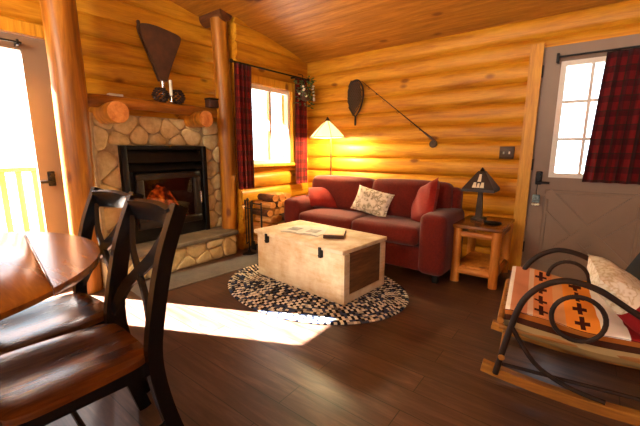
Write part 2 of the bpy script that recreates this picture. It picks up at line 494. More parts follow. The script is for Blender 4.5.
# window beside the corner
m = MB()
for (a, b, c, d) in ((WY0, WY1, WZ0, WZ0+.045), (WY0, WY1, WZ1-.045, WZ1), (WY0, WY0+.04, WZ0+.045, WZ1-.045), (WY1-.04, WY1, WZ0+.045, WZ1-.045)):
    m.box(-.07, -.01, a, b, c, d)
win = m.build('window_1', PALEW, kind='structure', smooth=False)
MB().box(-.06, -.015, -.70, -.665, WZ0+.045, WZ1-.045).build('mullion', PALEW, win, smooth=False)
MB().box(-.044, -.038, WY0+.04, WY1-.04, WZ0+.045, WZ1-.045).build('pane', GLASS, win, smooth=False)
m = MB(); m.box(-.02, .035, WY0-.09, WY1+.09, WZ1, WZ1+.09); m.box(-.02, .035, WY0-.09, WY0, WZ0, WZ1); m.box(-.02, .035, WY1, WY1+.09, WZ0, WZ1)
m.rbox(-.03, .06, WY0-.10, WY1+.10, WZ0-.035, WZ0, .008)
m.build('trim_1', TRIM, kind='structure', smooth=False)

# right hand door (painted slab with nine-light window)
d2 = MB()
wx0, wx1, wz0, wz1 = 2.80, 3.40, .93, 1.865
for (a, b, c, d) in ((DX0-.008, wx0, 0, DZ), (wx1, DX1+.008, 0, DZ), (wx0, wx1, 0, wz0), (wx0, wx1, wz1, DZ)):
    d2.box(a, b, .012, .055, c, d)
door = d2.build('door_1', DOORP, kind='structure', smooth=False)
m = MB()   # window moulding and muntins
for (a, b, c, d) in ((wx0-.02, wx1+.02, wz0-.02, wz0+.02), (wx0-.02, wx1+.02, wz1-.02, wz1+.02), (wx0-.02, wx0+.02, wz0+.02, wz1-.02), (wx1-.02, wx1+.02, wz0+.02, wz1-.02)):
    m.box(a, b, .0, .05, c, d)
m.build('window_frame', PALEW, door, smooth=False)
for k in (1, 2):
    x = wx0+(wx1-wx0)*k/3; MB().box(x-.012, x+.012, .012, .04, wz0+.02, wz1-.02).build('muntin', PALEW, door, smooth=False)
    z = wz0+(wz1-wz0)*k/3; MB().box(wx0+.02, wx1-.02, .0135, .0385, z-.012, z+.012).build('muntin', PALEW, door, smooth=False)
MB().box(wx0, wx1, .028, .033, wz0, wz1).build('pane', GLASS, door, smooth=False)
# cross-buck panel below the window
m = MB(); px0, px1, pz0, pz1 = 2.77, 3.44, .12, .80
for (a, b, c, d) in ((px0, px1, pz0, pz0+.03), (px0, px1, pz1-.03, pz1), (px0, px0+.03, pz0, pz1), (px1-.03, px1, pz0, pz1)):
    m.rbox(a, b, -.001, .02, c, d, .008, 2)
m.bar((px0+.02, .006, pz0+.02), (px1-.02, .006, pz1-.02), .075, .045, (0,0,1))
m.bar((px0+.02, .007, pz1-.02), (px1-.02, .007, pz0+.02), .075, .045, (0,0,1))
m.bar((px0+.20, .008, pz0+.03), (px1-.02, .008, pz1-.20), .022, .036, (0,0,1))
m.bar((px0+.02, .008, pz1-.20), (px1-.20, .008, pz0+.03), .022, .036, (0,0,1))
m.build('crossbuck_panel', DOORP, door, smooth=False)
h = MB().rbox(2.685, 2.735, -.006, .014, .84, .96, .008, 2); h.tube([(2.71,0,.93),(2.71,-.05,.93)], .022, 12)
h.tube([(2.71,0,.865),(2.71,-.055,.865),(2.80,-.055,.862)], .011, 10)
h.build('door_handle', IRON, door)
m = MB(); m.box(2.545, 2.645, -.035, .04, 0, DZ+.03); m.build('trim_2', TRIM, kind='structure', smooth=False)
m = MB(); m.box(3.565, 3.66, -.035, .04, 0, DZ+.03); m.build('trim_3', TRIM, kind='structure', smooth=False)
for i, z in enumerate((1.82, 1.02, .25)):
    MB().tube([(2.648,-.012,z-.05),(2.648,-.012,z+.05)], .008, 8).build('hinge', IRON, door)
# door hanger beside the latch
hg = thing('door_hanger', 'small teal and white beaded hanger on the taupe door below its latch', 'ornament', (2.712,-.062,.68))
MB().tube([(0,0,.165),(-.004,-.004,.10),(0,0,.07)], .003, 6).build('cord', IRON, hg)
m = MB().rbox(-.03,.03,-.012,.012,0,.075,.01,3); m.build('charm', plain('teal_bead', lin(110,134,140), .5, var=.5, scale=60), hg)
m = MB(); [m.lathe([(.001,-.012),(.010,-.007),(.013,0),(.010,.007),(.001,.012)], (dx,-.004,z), 10) for dx, z in ((-.02,-.012),(0,-.014),(.02,-.012))]
m.build('bead', CREAM, hg)

# left glazed door
gd = MB(); gy0, gy1, gz0, gz1 = -3.36, -2.875, .16, 1.885
for (a, b, c, d) in ((GY0, gy0, 0, GZ), (gy1, GY1, 0, GZ), (gy0, gy1, 0, gz0), (gy0, gy1, gz1, GZ)):
    gd.box(AX-.055, AX-.012, a, b, c, d)
door2 = gd.build('door_2', DOORP, kind='structure', smooth=False)
MB().box(AX-.036, AX-.03, gy0, gy1, gz0, gz1).build('pane', GLASS, door2, smooth=False)
h = MB().rbox(AX-.014, AX, -2.82, -2.77, .86, .98, .006, 2); h.tube([(AX,-2.795,.90),(AX+.05,-2.795,.90),(AX+.052,-2.89,.90)], .011, 10); h.tube([(AX,-2.795,.95),(AX+.03,-2.795,.95)], .018, 12)
h.build('door_handle', IRON, door2)
m = MB(); m.box(AX-.03, AX+.035, GY1+.005, GY1+.095, 0, GZ+.09); m.box(AX-.03, AX+.035, GY0-.095, GY0-.005, 0, GZ+.09); m.box(AX-.03, AX+.035, GY0-.005, GY1+.005, GZ+.005, GZ+.09)
m.build('trim_4', TRIM, kind='structure', smooth=False)
rd = thing('curtain_rod', 'thin black rod across the top of the left glazed door', 'curtain rod', (AX+.03,-3.1,1.925))
MB().tube([(.02,-.42,0),(.02,.22,0)], .008, 8).build('rod', IRON, rd)
MB().rbox(-.045,.03,.19,.205,-.02,.02,.004,2).build('bracket', IRON, rd)
MB().rbox(-.045,.03,-.40,-.385,-.02,.02,.004,2).build('bracket', IRON, rd)

# log posts and roof beam
def log_post(name, x, y, z0, z1, r0, r1, label):
    n = 16; pts = []; rr = []
    for i in range(n+1):
        t = i/n; pts.append((.012*math.sin(5*t+x*9), .012*math.cos(4*t+y), (z1-z0)*t))
        rr.append((r0+(r1-r0)*t)*(1+.03*math.sin(9*t+x*20)))
    m = MB().tube(pts, rr, 20, jit=.012)
    o = m.build(name, POST, angle=70); o.location = (x, y, z0); return tag(o, label, 'post')
ceil_z = lambda y: CZ-SL*y
log_post('log_post', -.12, -2.70, 0, ceil_z(-2.70)-.03, .092, .118, 'thick peeled log post between the glazed door and the stone fireplace')
log_post('log_post', -.15, -1.250, 0, ceil_z(-1.25)-.05, .086, .086, 'slim peeled log post at the right end of the mantel beside the curtain')
m = MB().tube([(-.30,0,0),(-.1,0,0),(.06,0,0)], .075, 18)
o = m.build('roof_beam', wood('beam_log', lin(60,28,8), lin(88,46,14), lin(110,62,24), (1,9,9), .6)); o.location = (-.1,-1.25,ceil_z(-1.25)-.005)
tag(o, 'short dark log beam end resting on top of the slim post', 'beam')

# ------------------------------------------------------------------ fireplace
FX = -.30
fp = thing('stone_fireplace', 'fieldstone fireplace surround holding a black stove insert', 'fireplace', (0,0,0))
IY0, IY1, IZ0, IZ1 = -2.31, -1.44, .30, 1.19
def stones(polyfn, y0, y1, z0, z1, hole, n, seed, depth, name, parent, fn):
    """irregular rounded stones: relaxed voronoi-like cells drawn as bulging pads"""
    rnd = random.Random(seed)
    cells = []
    tries = 0
    while len(cells) < n and tries < 9000:
        tries += 1
        a = rnd.uniform(y0, y1); b = rnd.uniform(z0, z1)
        if hole and hole[0]-.01 < a < hole[1]+.01 and hole[2]-.01 < b < hole[3]+.01: continue
        if all(((a-p)/1.25)**2+(b-q)**2 > depth**2 for p, q in cells): cells.append((a, b))
    m = MB(); tones = []
    for (cy, cz) in cells:
        # cell polygon by half-plane clipping
        poly = [(y0,z0),(y1,z0),(y1,z1),(y0,z1)]
        def clip(poly, nx, nz, d):
            out = []
            for i in range(len(poly)):
                p, q = poly[i], poly[(i+1)%len(poly)]
                sp, sq = p[0]*nx+p[1]*nz-d, q[0]*nx+q[1]*nz-d
                if sp <= 0: out.append(p)
                if sp*sq < 0:
                    t = sp/(sp-sq); out.append((p[0]+(q[0]-p[0])*t, p[1]+(q[1]-p[1])*t))
            return out
        for (py, pz) in cells:
            if (py, pz) == (cy, cz): continue
            nx, nz = py-cy, pz-cz; L = math.hypot(nx, nz); nx /= L; nz /= L
            poly = clip(poly, nx, nz, ((py+cy)/2)*nx+((pz+cz)/2)*nz-.0015)
            if len(poly) < 3: break
        if hole and len(poly) >= 3:
            if cy < hole[0] : poly = clip(poly, 1, 0, hole[0])
            elif cy > hole[1]: poly = clip(poly, -1, 0, -hole[1])
            elif cz > hole[3]: poly = clip(poly, 0, -1, -hole[3])
        if len(poly) < 3: continue
        # resample the outline and soften
        pts = []
        for i in range(len(poly)):
            p, q = poly[i], poly[(i+1)%len(poly)]
            k = max(1, int(math.hypot(q[0]-p[0], q[1]-p[1])/.025))
            pts += [(p[0]+(q[0]-p[0])*j/k, p[1]+(q[1]-p[1])*j/k) for j in range(k)]
        for _ in range(3):
            pts = [((pts[i-1][0]+2*pts[i][0]+pts[(i+1)%len(pts)][0])/4, (pts[i-1][1]+2*pts[i][1]+pts[(i+1)%len(pts)][1])/4) for i in range(len(pts))]
        gx = sum(p[0] for p in pts)/len(pts); gz = sum(p[1] for p in pts)/len(pts)
        hh = rnd.uniform(.014, .034); base = len(m.v); tone = rnd.random()
        rings = [(1,-.03),(1,.35),(.93,.72),(.78,.94),(.4,1.0)]
        vs = []; fs = []; N = len(pts)
        for (sc, hgt) in rings:
            for (a, b) in pts:
                a2 = gx+(a-gx)*sc; b2 = gz+(b-gz)*sc
                vs.append(fn(a2, b2, hh*hgt+rnd.uniform(-.003,.003)))
        vs.append(fn(gx, gz, hh))
        for r in range(len(rings)-1):
            for i in range(N): fs.append((r*N+i, r*N+(i+1)%N, (r+1)*N+(i+1)%N, (r+1)*N+i))
        for i in range(N): fs.append(((len(rings)-1)*N+i, (len(rings)-1)*N+(i+1)%N, len(vs)-1))
        m.add(vs, fs); tones += [tone]*len(vs)
    o = m.build(name, STONE, parent, angle=80, weld=False)
    at = o.data.attributes.new('tone', 'FLOAT', 'POINT')
    for i, tv in enumerate(tones): at.data[i].value = tv
    return o
SY0, SY1, SZ1 = -2.50, -1.20, 1.46
m = MB()
for (a, b, c, d) in ((SY0, IY0, .27, SZ1), (IY1, SY1-.035, .27, SZ1), (IY0, IY1, IZ1, SZ1)):
    m.box(AX-.008, FX, a, b, c, d)
m.build('mortar_core', MORTAR, fp, smooth=False)
stones(None, SY0, SY1-.035, .27, SZ1, (IY0-.005, IY1+.005, 0, IZ1+.005), 46, 4, .135, 'stone_facing', fp, lambda a, b, t: (FX+t, a, b))
# left return of the surround
m = MB().rbox(AX, FX+.02, SY0-.02, SY0+.02, .27, SZ1, .015); m.build('side_stone', STONE, fp)
# hearth
he = thing('raised_hearth', 'low raised stone hearth with a slab top in front of the stove', 'hearth', (0,0,0))
HY0, HY1 = -2.62, -1.285
MB().box(AX+.02, .0, HY0, HY1, 0, .225).build('mortar_core', MORTAR, he, smooth=False)
stones(None, HY0, HY1, .005, .222, None, 17, 11, .125, 'stone_facing', he, lambda a, b, t: (.0+t*.8, a, b))
stones(None, AX+.05, .0, .005, .222, None, 5, 13, .125, 'stone_facing', he, lambda a, b, t: (a, HY1+t*.5, b))
MB().rbox(AX+.02, .035, HY0, HY1+.02, .222, .27, .012, 3).build('slab', SLATE, he)
# stove insert
ins = thing('stove_insert', 'black steel wood stove insert set in the stone surround', 'stove', (0,0,0))
ix = FX+.03
m = MB()
m.box(AX-.02, ix-.02, IY0+.0, IY0+.03, IZ0, IZ1); m.box(AX-.02, ix-.02, IY1-.03, IY1, IZ0, IZ1); m.box(AX-.02, ix-.02, IY0, IY1, IZ1-.03, IZ1); m.box(AX-.02, ix-.02, IY0, IY1, .27, IZ0+.02); m.box(AX-.04, AX-.02, IY0, IY1, .27, IZ1)
m.build('firebox', IRON, ins, smooth=False)
m = MB()
for (a, b, c, d) in ((IY0, IY0+.05, .272, IZ1), (IY1-.05, IY1, .272, IZ1), (IY0+.05, IY1-.05, IZ1-.035, IZ1)):
    m.rbox(ix-.02, ix+.03, a, b, c, d, .006, 2)
m.build('surround', IRON, ins)
for k, (za, zb) in enumerate(((1.035, 1.14), (.955, 1.02))):
    m = MB().add([(ix-.02,IY0+.05,zb),(ix-.02,IY1-.05,zb),(ix+.035,IY1-.05,za),(ix+.035,IY0+.05,za),(ix-.02,IY0+.05,za-.0),(ix-.02,IY1-.05,za)],
                 [(0,1,2,3),(3,2,5,4),(0,3,4),(1,5,2),(0,4,5,1)])
    m.build('louvre', IRON, ins, smooth=False)
dy0, dy1, dz0, dz1 = IY0+.10, IY1-.10, .40, .93
m = MB()
for (a, b, c, d) in ((dy0, dy1, dz1-.06, dz1), (dy0, dy1, dz0, dz0+.07), (dy0, dy0+.07, dz0+.07, dz1-.06), (dy1-.07, dy1, dz0+.07, dz1-.06)):
    m.rbox(ix-.005, ix+.045, a, b, c, d, .01, 2)
dr = m.build('fire_door', plain('dark_cast_iron', lin(44,36,28), .4, .4, .25, 14), ins)
MB().box(ix+.008, ix+.014, dy0+.07, dy1-.07, dz0+.07, dz1-.06).build('glass', DGLASS, dr, smooth=False)
MB().tube([(ix+.045,dy1-.03,.72),(ix+.085,dy1-.03,.72),(ix+.085,dy1-.03,.60)], .011, 10).build('handle', STEEL, dr)
m = MB()
for (a, b, c, d) in ((IY0+.05, dy0-.004, .272, .95), (dy1+.004, IY1-.05, .272, .95), (dy0-.004, dy1+.004, .272, dz0-.004)): m.box(ix-.02, ix, a, b, c, d)
m.build('face_plate', IRON, ins, smooth=False)
vs = []; fs = []; n = 28; rnd = random.Random(8)     # one bed of glowing coals
for i in range(n+1):
    for j in range(9):
        u = -1+2*i/n; v = j/8
        vs.append((AX-.015+.10*v, -1.90+.24*u, IZ0+.15+(.34*(1-u*u)*(1-.5*v)+rnd.uniform(-.014,.014)*(1-u*u))))
for i in range(n):
    for j in range(8): a = i*9+j; fs.append((a, a+9, a+10, a+1))
m = MB(); m.add(vs, fs); m.add([(x, y, IZ0+.02) for x, y, z in vs], [tuple(reversed(f)) for f in fs])
N = len(vs)
for i in range(n):
    for j in (0, 8): a = i*9+j; m.f.append((a, a+9, a+9+N, a+N))
for j in range(8):
    for i in (0, n): a = i*9+j; m.f.append((a, a+1, a+1+N, a+N))
m.build('embers', EMBER, ins)

# mantel
ma = thing('log_mantel', 'half-round log mantel shelf on two log brackets over the fireplace', 'mantel', (0,0,0))
pts = []; rr = []
for i in range(15):
    t = i/14; pts.append((-.20+.008*math.sin(6*t), -2.58+(2.58-1.24)*t, 1.545+.006*math.sin(5*t))); rr.append(.052*(1+.06*math.sin(11*t)))
MB().tube(pts, rr, 18, jit=.01).build('shelf_log', LOGX, ma, angle=70)
for y, z, r in ((-2.398, 1.452, .088), (-1.575, 1.455, .080)):
    b = MB().tube([(AX,y,z),(-.2,y,z),(-.012,y,z)], r, 18).build('bracket_log', POST, ma)
    MB().tube([(-.013,y,z),(-.004,y,z)], r*.96, 18).build('cut_end', CUT, b)

# things on the mantel and above it
be = thing('wall_bellows', 'large dark brown wedge-shaped bellows hung nozzle-down above the mantel', 'bellows', (-.345,-1.835,1.705))
def bel(u, v, t): return (t, u, v)
outl = []
for (u, v) in spline([(-.03,.10,0),(-.075,.24,0),(-.145,.42,0),(-.19,.55,0),(-.175,.60,0),(-.06,.615,0),(.08,.60,0),(.19,.575,0),(.205,.53,0),(.16,.42,0),(.085,.24,0),(.035,.10,0)], 4) and [(p.x, p.y) for p in spline([(-.03,.10,0),(-.075,.24,0),(-.145,.42,0),(-.19,.55,0),(-.175,.60,0),(-.06,.615,0),(.08,.60,0),(.19,.575,0),(.205,.53,0),(.16,.42,0),(.085,.24,0),(.035,.10,0)], 4)]: outl.append((u, .10+(v-.10)*.94))
HIDE = plain('aged_dark_leather', lin(74,42,22), .6, var=.45, scale=7, bump=.3)
MB().prism(outl, bel, .0, .018).build('back_board', HIDE, be)
MB().prism([(u*.93, .02+v*.96) for u, v in outl], bel, .018, .045).build('leather_side', LEATHER, be)
MB().prism(outl, bel, .045, .065).build('front_board', HIDE, be)
MB().rbox(.02,.045,-.200,-.172,.50,.60,.01,3).build('handle', HIDE, be)
MB().tube([(.032,0,.12),(.032,0,.05),(.032,0,-.03)], [.022,.014,.010], 12).build('nozzle', STEEL, be)
def cone_pile(label, y, x=-.2):
    t = thing('pinecone', label, 'pinecone', (x, y, 1.595))
    t.scale = (1.4,1.4,1.4)
    m = MB()
    for i in range(7):
        for k in range(8):
            th = 2*PI*k/8+i*.4; r = .042*math.sin(PI*(i+1.2)/8.6)+.004; z = i*.014
            m.lathe([(.002,-.006),(.012,-.002),(.010,.004),(.002,.007)], (r*math.cos(th), r*math.sin(th), z), 6)
    m.build('scales', plain('pinecone_brown', lin(60,36,24), .8, var=.4, scale=30), t); return t
cone_pile('brown pinecone on the mantel left of the bellows nozzle', -1.925)
cone_pile('brown pinecone on the mantel right of the bellows nozzle', -1.76)
cs = thing('candlestick', 'pale slender candlestick on the mantel under the bellows', 'candlestick', (-.155,-1.845,1.594))
MB().lathe([(.026,0),(.026,.008),(.008,.014),(.007,.05),(.014,.054),(.014,.06)], seg=14).build('holder', STEEL, cs)
MB().lathe([(.014,.06),(.014,.20),(.003,.206)], seg=12).build('candle', CREAM, cs)
bk = MB().rbox(-.03,.03,-.055,.055,0,.02,.004,2).build('paper_block', PAPER); place(bk, (-.20,-2.33,1.597)); tag(bk, 'small cream paper block lying at the left end of the mantel', 'notepad')
mb = thing('mantel_box', 'small dark square box at the right end of the mantel', 'box', (-.17,-1.385,1.590))
MB().rbox(-.045,.045,-.055,.055,0,.075,.005,2).build('body', LEATHER, mb); MB().rbox(-.048,.048,-.058,.058,.076,.095,.005,2).build('lid', IRON, mb)

# fireplace tools and firewood
ft = thing('fireplace_tool_set', 'black iron fireplace tool stand beside the right end of the hearth', 'fireplace tools', (.14,-1.215,0))
MB().lathe([(.075,0),(.075,.012),(.02,.03),(.012,.05)], seg=20).build('base', IRON, ft)
MB().tube([(0,0,.04),(0,0,.60)], .008, 8).build('post', IRON, ft)
MB().tube([(-.06,0,.52),(.06,0,.52)], .006, 8).build('crossbar', IRON, ft)
MB().lathe([(.004,-.02),(.016,-.01),(.018,0),(.012,.014),(.002,.022)], (0,0,.615), 12).build('finial', BRONZE, ft)
for s_, nm in ((-1, 'poker'), (1, 'shovel')):
    m = MB().tube([(s_*.055,.012,.10),(s_*.055,.012,.56)], .006, 8)
    if nm == 'shovel': m.rbox(s_*.055-.03, s_*.055+.03, .005, .014, .06, .16, .004, 2)
    else: m.tube([(s_*.055,.012,.10),(s_*.055+.0,.045,.13)], .006, 8)
    tl = m.build(nm, IRON, ft)
    MB().tube([(s_*.055,.012,.55),(s_*.055,.012,.61)], .011, 8).build('grip', BRONZE, tl)
RX0, RX1, RY0, RY1 = .04, .30, -1.12, -.52
rk = thing('firewood_rack', 'black iron firewood rack below the curtained window', 'rack', (0,0,0))
for x in (RX0+.04, RX1-.05):
    m = MB(); m.tube(spline([(x,RY0,.58),(x,RY0,.10),(x,RY0+.02,.06),(x,RY1-.02,.06),(x,RY1,.10),(x,RY1,.58)], 4), .009, 8); m.build('hoop', IRON, rk)
    for y in (RY0+.05, RY1-.05): MB().tube([(x,y,0),(x,y,.06)], .009, 8).build('foot', IRON, rk)
for y in (RY0, RY1): MB().tube([(RX0+.04,y,.56),(RX1-.05,y,.56)], .008, 8).build('rail', IRON, rk)
rnd = random.Random(5); rows = [(.115, 5), (.20, 4), (.285, 5), (.37, 4), (.455, 5), (.535, 4), (.61, 3)]
for z, n in rows:
    for i in range(n):
        y = RY0+.075+(RY1-RY0-.15)*(i+(5-n)/2)/4
        r = rnd.uniform(.042,.052)
        pl = [(r*math.cos(a)*rnd.uniform(.92,1.12), r*math.sin(a)*rnd.uniform(.8,.92)) for a in [2*PI*k/9+.2 for k in range(9)]]
        x1 = RX1+rnd.uniform(-.025,.03)
        lg = thing('firewood_log', 'split pine log in the iron rack', 'firewood', (RX0+.13, y, z), 0, 'split logs stacked in the firewood rack')
        MB().prism(pl, lambda u, v, t: (t-RX0-.13, u, v), RX0, x1-.004).build('bark', BARK if rnd.random() < .15 else SPLIT, lg)
        MB().prism([(a*.96, b*.96) for a, b in pl], lambda u, v, t: (t-RX0-.13, u, v), x1-.004, x1).build('cut_end', CUT, lg)

# hearth mat
o = MB().rbox(-.17,.17,-.66,.66,0,.008,.003,2).build('hearth_mat', MATG); place(o, (.275,-1.86,0), (0,0,math.radians(-5)))
tag(o, 'flat grey hearth mat on the plank floor along the hearth', 'mat')

# ------------------------------------------------------------------ curtains
def curtain_mesh(w_top, w_bot, h, folds, amp, x0t=0, x0b=0, n=90, mv=14):
    """sheet in local XZ hanging from z=0; returns MB + uv list (front and back skins)"""
    vs = []; fs = []; uvs = []
    for sgn in (0, 1):
        for j in range(mv+1):
            t = j/mv
            for i in range(n+1):
                u = i/n
                x = (x0t+w_top*u)*(1-t)+(x0b+w_bot*u)*t
                a = amp*(.65+.35*t)
                y = a*math.sin(2*PI*folds*u+.5*math.sin(3*t))+.25*a*math.sin(2*PI*folds*2.3*u+2*t)
                vs.append((x, y+(.004 if sgn else 0), -h*t)); uvs.append((u*w_top*1.7, t*h))
    N = (n+1)*(mv+1)
    for j in range(mv):
        for i in range(n):
            a = j*(n+1)+i; q = (a, a+1, a+n+2, a+n+1)
            fs.append(q); fs.append(tuple(x+N for x in reversed(q)))
    for j in range(mv):
        for i in (0, n):
            a = j*(n+1)+i; fs.append((a, a+n+1, a+n+1+N, a+N))
    for i in range(n):
        for j in (0, mv):
            a = j*(n+1)+i; fs.append((a, a+N, a+1+N, a+1))
    return vs, fs, uvs
def curtain(name, mat, label, loc, rz, *args, group=None, parent=None):
    vs, fs, uvs = curtain_mesh(*args)
    me = bpy.data.meshes.new(name); me.from_pydata(vs, [], fs); me.materials.append(mat)
    ul = me.uv_layers.new(name='UVMap')
    for lp in me.loops: ul.data[lp.index].uv = uvs[lp.vertex_index]
    for p in me.polygons: p.use_smooth = True
    o = bpy.data.objects.new(name, me); COL.objects.link(o); o.location = loc; o.rotation_euler = (0,0,rz)
    if label: tag(o, label, 'curtain', group)
    return o
curtain('curtain', PLAIDB, 'red plaid curtain left of the small bright window', (.085,-1.275,2.03), PI/2, .22, .21, 1.30, 4, .022, .0, .0)
curtain('curtain', PLAIDB, 'red plaid curtain in the corner right of the small window', (.085,-.335,2.03), PI/2, .205, .20, 1.31, 4, .022)
rd = thing('curtain_rod', 'dark rod carrying the two plaid curtains of the small window', 'curtain rod', (.085,-.69,2.035))
MB().tube([(0,-.62,0),(0,.60,0)], .010, 10).build('rod', IRON, rd)
for y in (-.62, .60): MB().lathe([(.003,-.02),(.018,-.012),(.022,0),(.016,.014),(.003,.022)], (0,y,0), 12).build('finial', BRONZE, rd)
for y in (-.40, .38): MB().rbox(-.10,.005,y-.008,y+.008,-.01,.01,.003,2).build('bracket', IRON, rd)
curtain('curtain', PLAID, 'dark red plaid curtain covering the right side of the taupe door window', (3.045,-.05,1.905), 0, .75, .80, 1.02, 8, .024, .03, -.02)
rd = thing('curtain_rod', 'black rod with bracket above the window of the taupe door', 'curtain rod', (3.2,-.05,1.915))
MB().tube([(-.44,0,0),(.52,0,0)], .008, 10).build('rod', IRON, rd)
MB().rbox(-.455,-.435,-.01,.062,-.045,.03,.004,2).build('bracket', IRON, rd)
MB().rbox(.505,.525,-.01,.062,-.045,.03,.004,2).build('bracket', IRON, rd)

# ------------------------------------------------------------------ sofa
so = thing('sofa', 'wine red two-seat sofa with rounded arms against the log wall', 'sofa', (.322,0,0))
W = 1.85; yb, yf = -.24, -.86
MB().rbox(.05,W-.05,yf+.03,yb-.03,.08,.30,.03,3).build('base', RED, so)
MB().rbox(.0,.23,yf,yb-.02,.07,.605,.055,5,.012).build('arm', RED, so)
MB().rbox(W-.23,W,yf,yb-.02,.07,.605,.055,5,.012).build('arm', RED, so)
MB().rbox(.03,W-.03,yb-.15,yb,.10,.80,.06,5).build('back_frame', RED, so)
for k in (0, 1):
    x0 = .235+k*(W-.47)/2; x1 = x0+(W-.47)/2-.006
    MB().rbox(x0,x1,yf-.01,yb-.14,.305,.475,.05,5,.02).build('seat_cushion', RED, so)
    rot = Matrix.Translation((0,yb-.17,.47)) @ Matrix.Rotation(math.radians(-9), 4, 'X')
    MB().rbox(x0-.13*(1-k),x1+.13*k,-.10,.10,0,.375,.06,5,.018,mat=rot).build('back_cushion', RED, so)
for x in (.06, W-.10):
    for y in (yf+.04, yb-.08): MB().rbox(x,x+.05,y,y+.05,0,.085,.006,2).build('foot', IRON, so)
def pil(name, mat, w, h, t, loc, rot, label):
    o = MB().pillow(w, h, t).build(name, mat); place(o, loc, tuple(math.radians(a) for a in rot)); return tag(o, label, 'pillow')
pil('throw_pillow', REDP, .40, .27, .15, (.635,-.50,.605), (-38,0,24), 'plain red pillow leaning at the left arm of the sofa')
pil('throw_pillow', LEAFPRINT, .40, .27, .13, (1.325,-.575,.625), (-24,12,6), 'cream leaf-print pillow in the middle of the sofa')
pil('throw_pillow', REDP, .40, .40, .14, (1.86,-.53,.655), (-20,-24,-38), 'plain red pillow standing against the right arm of the sofa')

# floor lamp behind the sofa
fl = thing('floor_lamp', 'lit bronze floor lamp with cream shade in the corner behind the sofa', 'lamp', (.475,-.125,0))
MB().lathe([(.095,0),(.095,.012),(.03,.03),(.012,.06)], seg=20).build('base', BRONZE, fl)
MB().tube([(0,0,.05),(0,0,1.40),(.004,-.03,1.49),(.02,-.10,1.525),(.03,-.145,1.50)], .010, 10).build('pole', BRONZE, fl)
SX, SYC = .06, -.155
prof = [(.022,1.490),(.075,1.445),(.15,1.375),(.222,1.300)]
m = MB(); seg = 12; vs = []; fs = []
for off in (0, .004):
    for (r, z) in prof:
        for k in range(seg):
            th = 2*PI*(k+.5)/seg; vs.append((SX+(r-off)*math.cos(th), SYC+(r-off)*math.sin(th)*.9, z))
n = len(prof); B = n*seg
for i in range(n-1):
    for k in range(seg):
        q = (i*seg+k, i*seg+(k+1)%seg, (i+1)*seg+(k+1)%seg, (i+1)*seg+k); fs += [q, tuple(x+B for x in reversed(q))]
for k in range(seg):
    for i in (0, n-1): fs.append((i*seg+k, i*seg+(k+1)%seg, B+i*seg+(k+1)%seg, B+i*seg+k))
m.add(vs, fs); shade = m.build('lamp_shade', SHADE, fl, angle=20)
m = MB()
for k in range(0, seg, 2):
    th = 2*PI*(k+.5)/seg
    m.tube([(SX+(r+.002)*math.cos(th), SYC+(r+.002)*math.sin(th)*.9, z) for r, z in prof], .0035, 6)
m.tube([(SX+.223*math.cos(2*PI*(k+.5)/seg), SYC+.223*math.sin(2*PI*(k+.5)/seg)*.9, 1.299) for k in range(seg)], .0055, 6, closed=True)
m.build('ribs', BRONZE, shade)
MB().lathe([(.024,1.488),(.03,1.495),(.02,1.51),(.006,1.535),(.002,1.54)], (SX,SYC,0), 12).build('finial', BRONZE, fl)
MB().lathe([(.004,1.325),(.022,1.345),(.03,1.375),(.022,1.40),(.010,1.42)], (SX,SYC,0), 12).build('bulb', mat_emit('warm_bulb', lin(255,214,140), 12), fl)

# ------------------------------------------------------------------ wall things on the sofa wall
ln = thing('landing_net', 'dark webbed landing net hung on the log wall above the sofa', 'net', (.775,-.045,1.44))
def net_out(s=1): return [(p.x*s, p.y) for p in spline([(0,.10,0),(-.06,.18,0),(-.10,.31,0),(-.095,.42,0),(-.05,.50,0),(0,.52,0),(.05,.50,0),(.095,.42,0),(.10,.31,0),(.06,.18,0),(0,.10,0)], 5)][:-1]
MB().tube([(u, 0, v) for u, v in net_out()], .009, 8, closed=True).build('hoop', TWIG, ln)
m = MB()
for i in range(-8, 9):
    for sg in (-1, 1):
        pts = []
        for k in range(27):
            v = .11+.40*k/26; u = i*.026+sg*(v-.3)*.7
            w = .10*math.sqrt(max(0, 1-((v-.34)/.19)**2)) if v > .2 else .10*(v-.10)/.14*.7
            if abs(u) <= w: pts.append((u, -.012-.035*math.sqrt(max(0, 1-(u/.1)**2)), v))
        if len(pts) > 1: m.tube(pts, .0075, 5)
m.build('netting', plain('dark_net_cord', lin(56,40,26), .9, var=.3, scale=30), ln)
MB().tube([(0,0,.11),(0,0,.06),(0,0,0)], [.010,.013,.011], 10).build('handle', TWIG, ln)
fr_ = thing('fishing_rod', 'old fishing rod mounted slanting across the log wall above the sofa', 'fishing rod', (0,-.03,0))
p0 = Vector((.84,0,1.945)); p1 = Vector((1.77,0,1.225)); dv = (p1-p0)
MB().tube([p0, p0+dv*.5, p0+dv*.86], [.003,.005,.0075], 8).build('blank', TWIG, fr_)
MB().tube([p0+dv*.85, p0+dv*.93, p1], [.011,.013,.011], 10).build('grip', LEATHER, fr_)
for t in (.12,.33,.52,.70):
    c = p0+dv*t; MB().tube([c+Vector((.011*math.cos(a)-.006, -.008, .011*math.sin(a)-.010)) for a in [2*PI*k/10 for k in range(10)]], .0025, 6, closed=True).build('line_guide', IRON, fr_)
for t in (.22,.80):
    c = p0+dv*t; MB().tube([c+Vector((0,.032,-.008)), c+Vector((0,-.012,-.008))], .006, 8).build('peg', IRON, fr_)
c = p0+dv*.97+Vector((-.005,0,-.035))
MB().tube([c+Vector((0,.012,0)), c+Vector((0,-.025,0))], .038, 18).build('reel', BRONZE, fr_)
sw = thing('light_switch', 'bronze double switch plate on the log wall left of the taupe door', 'switch', (2.432,-.005,1.125))
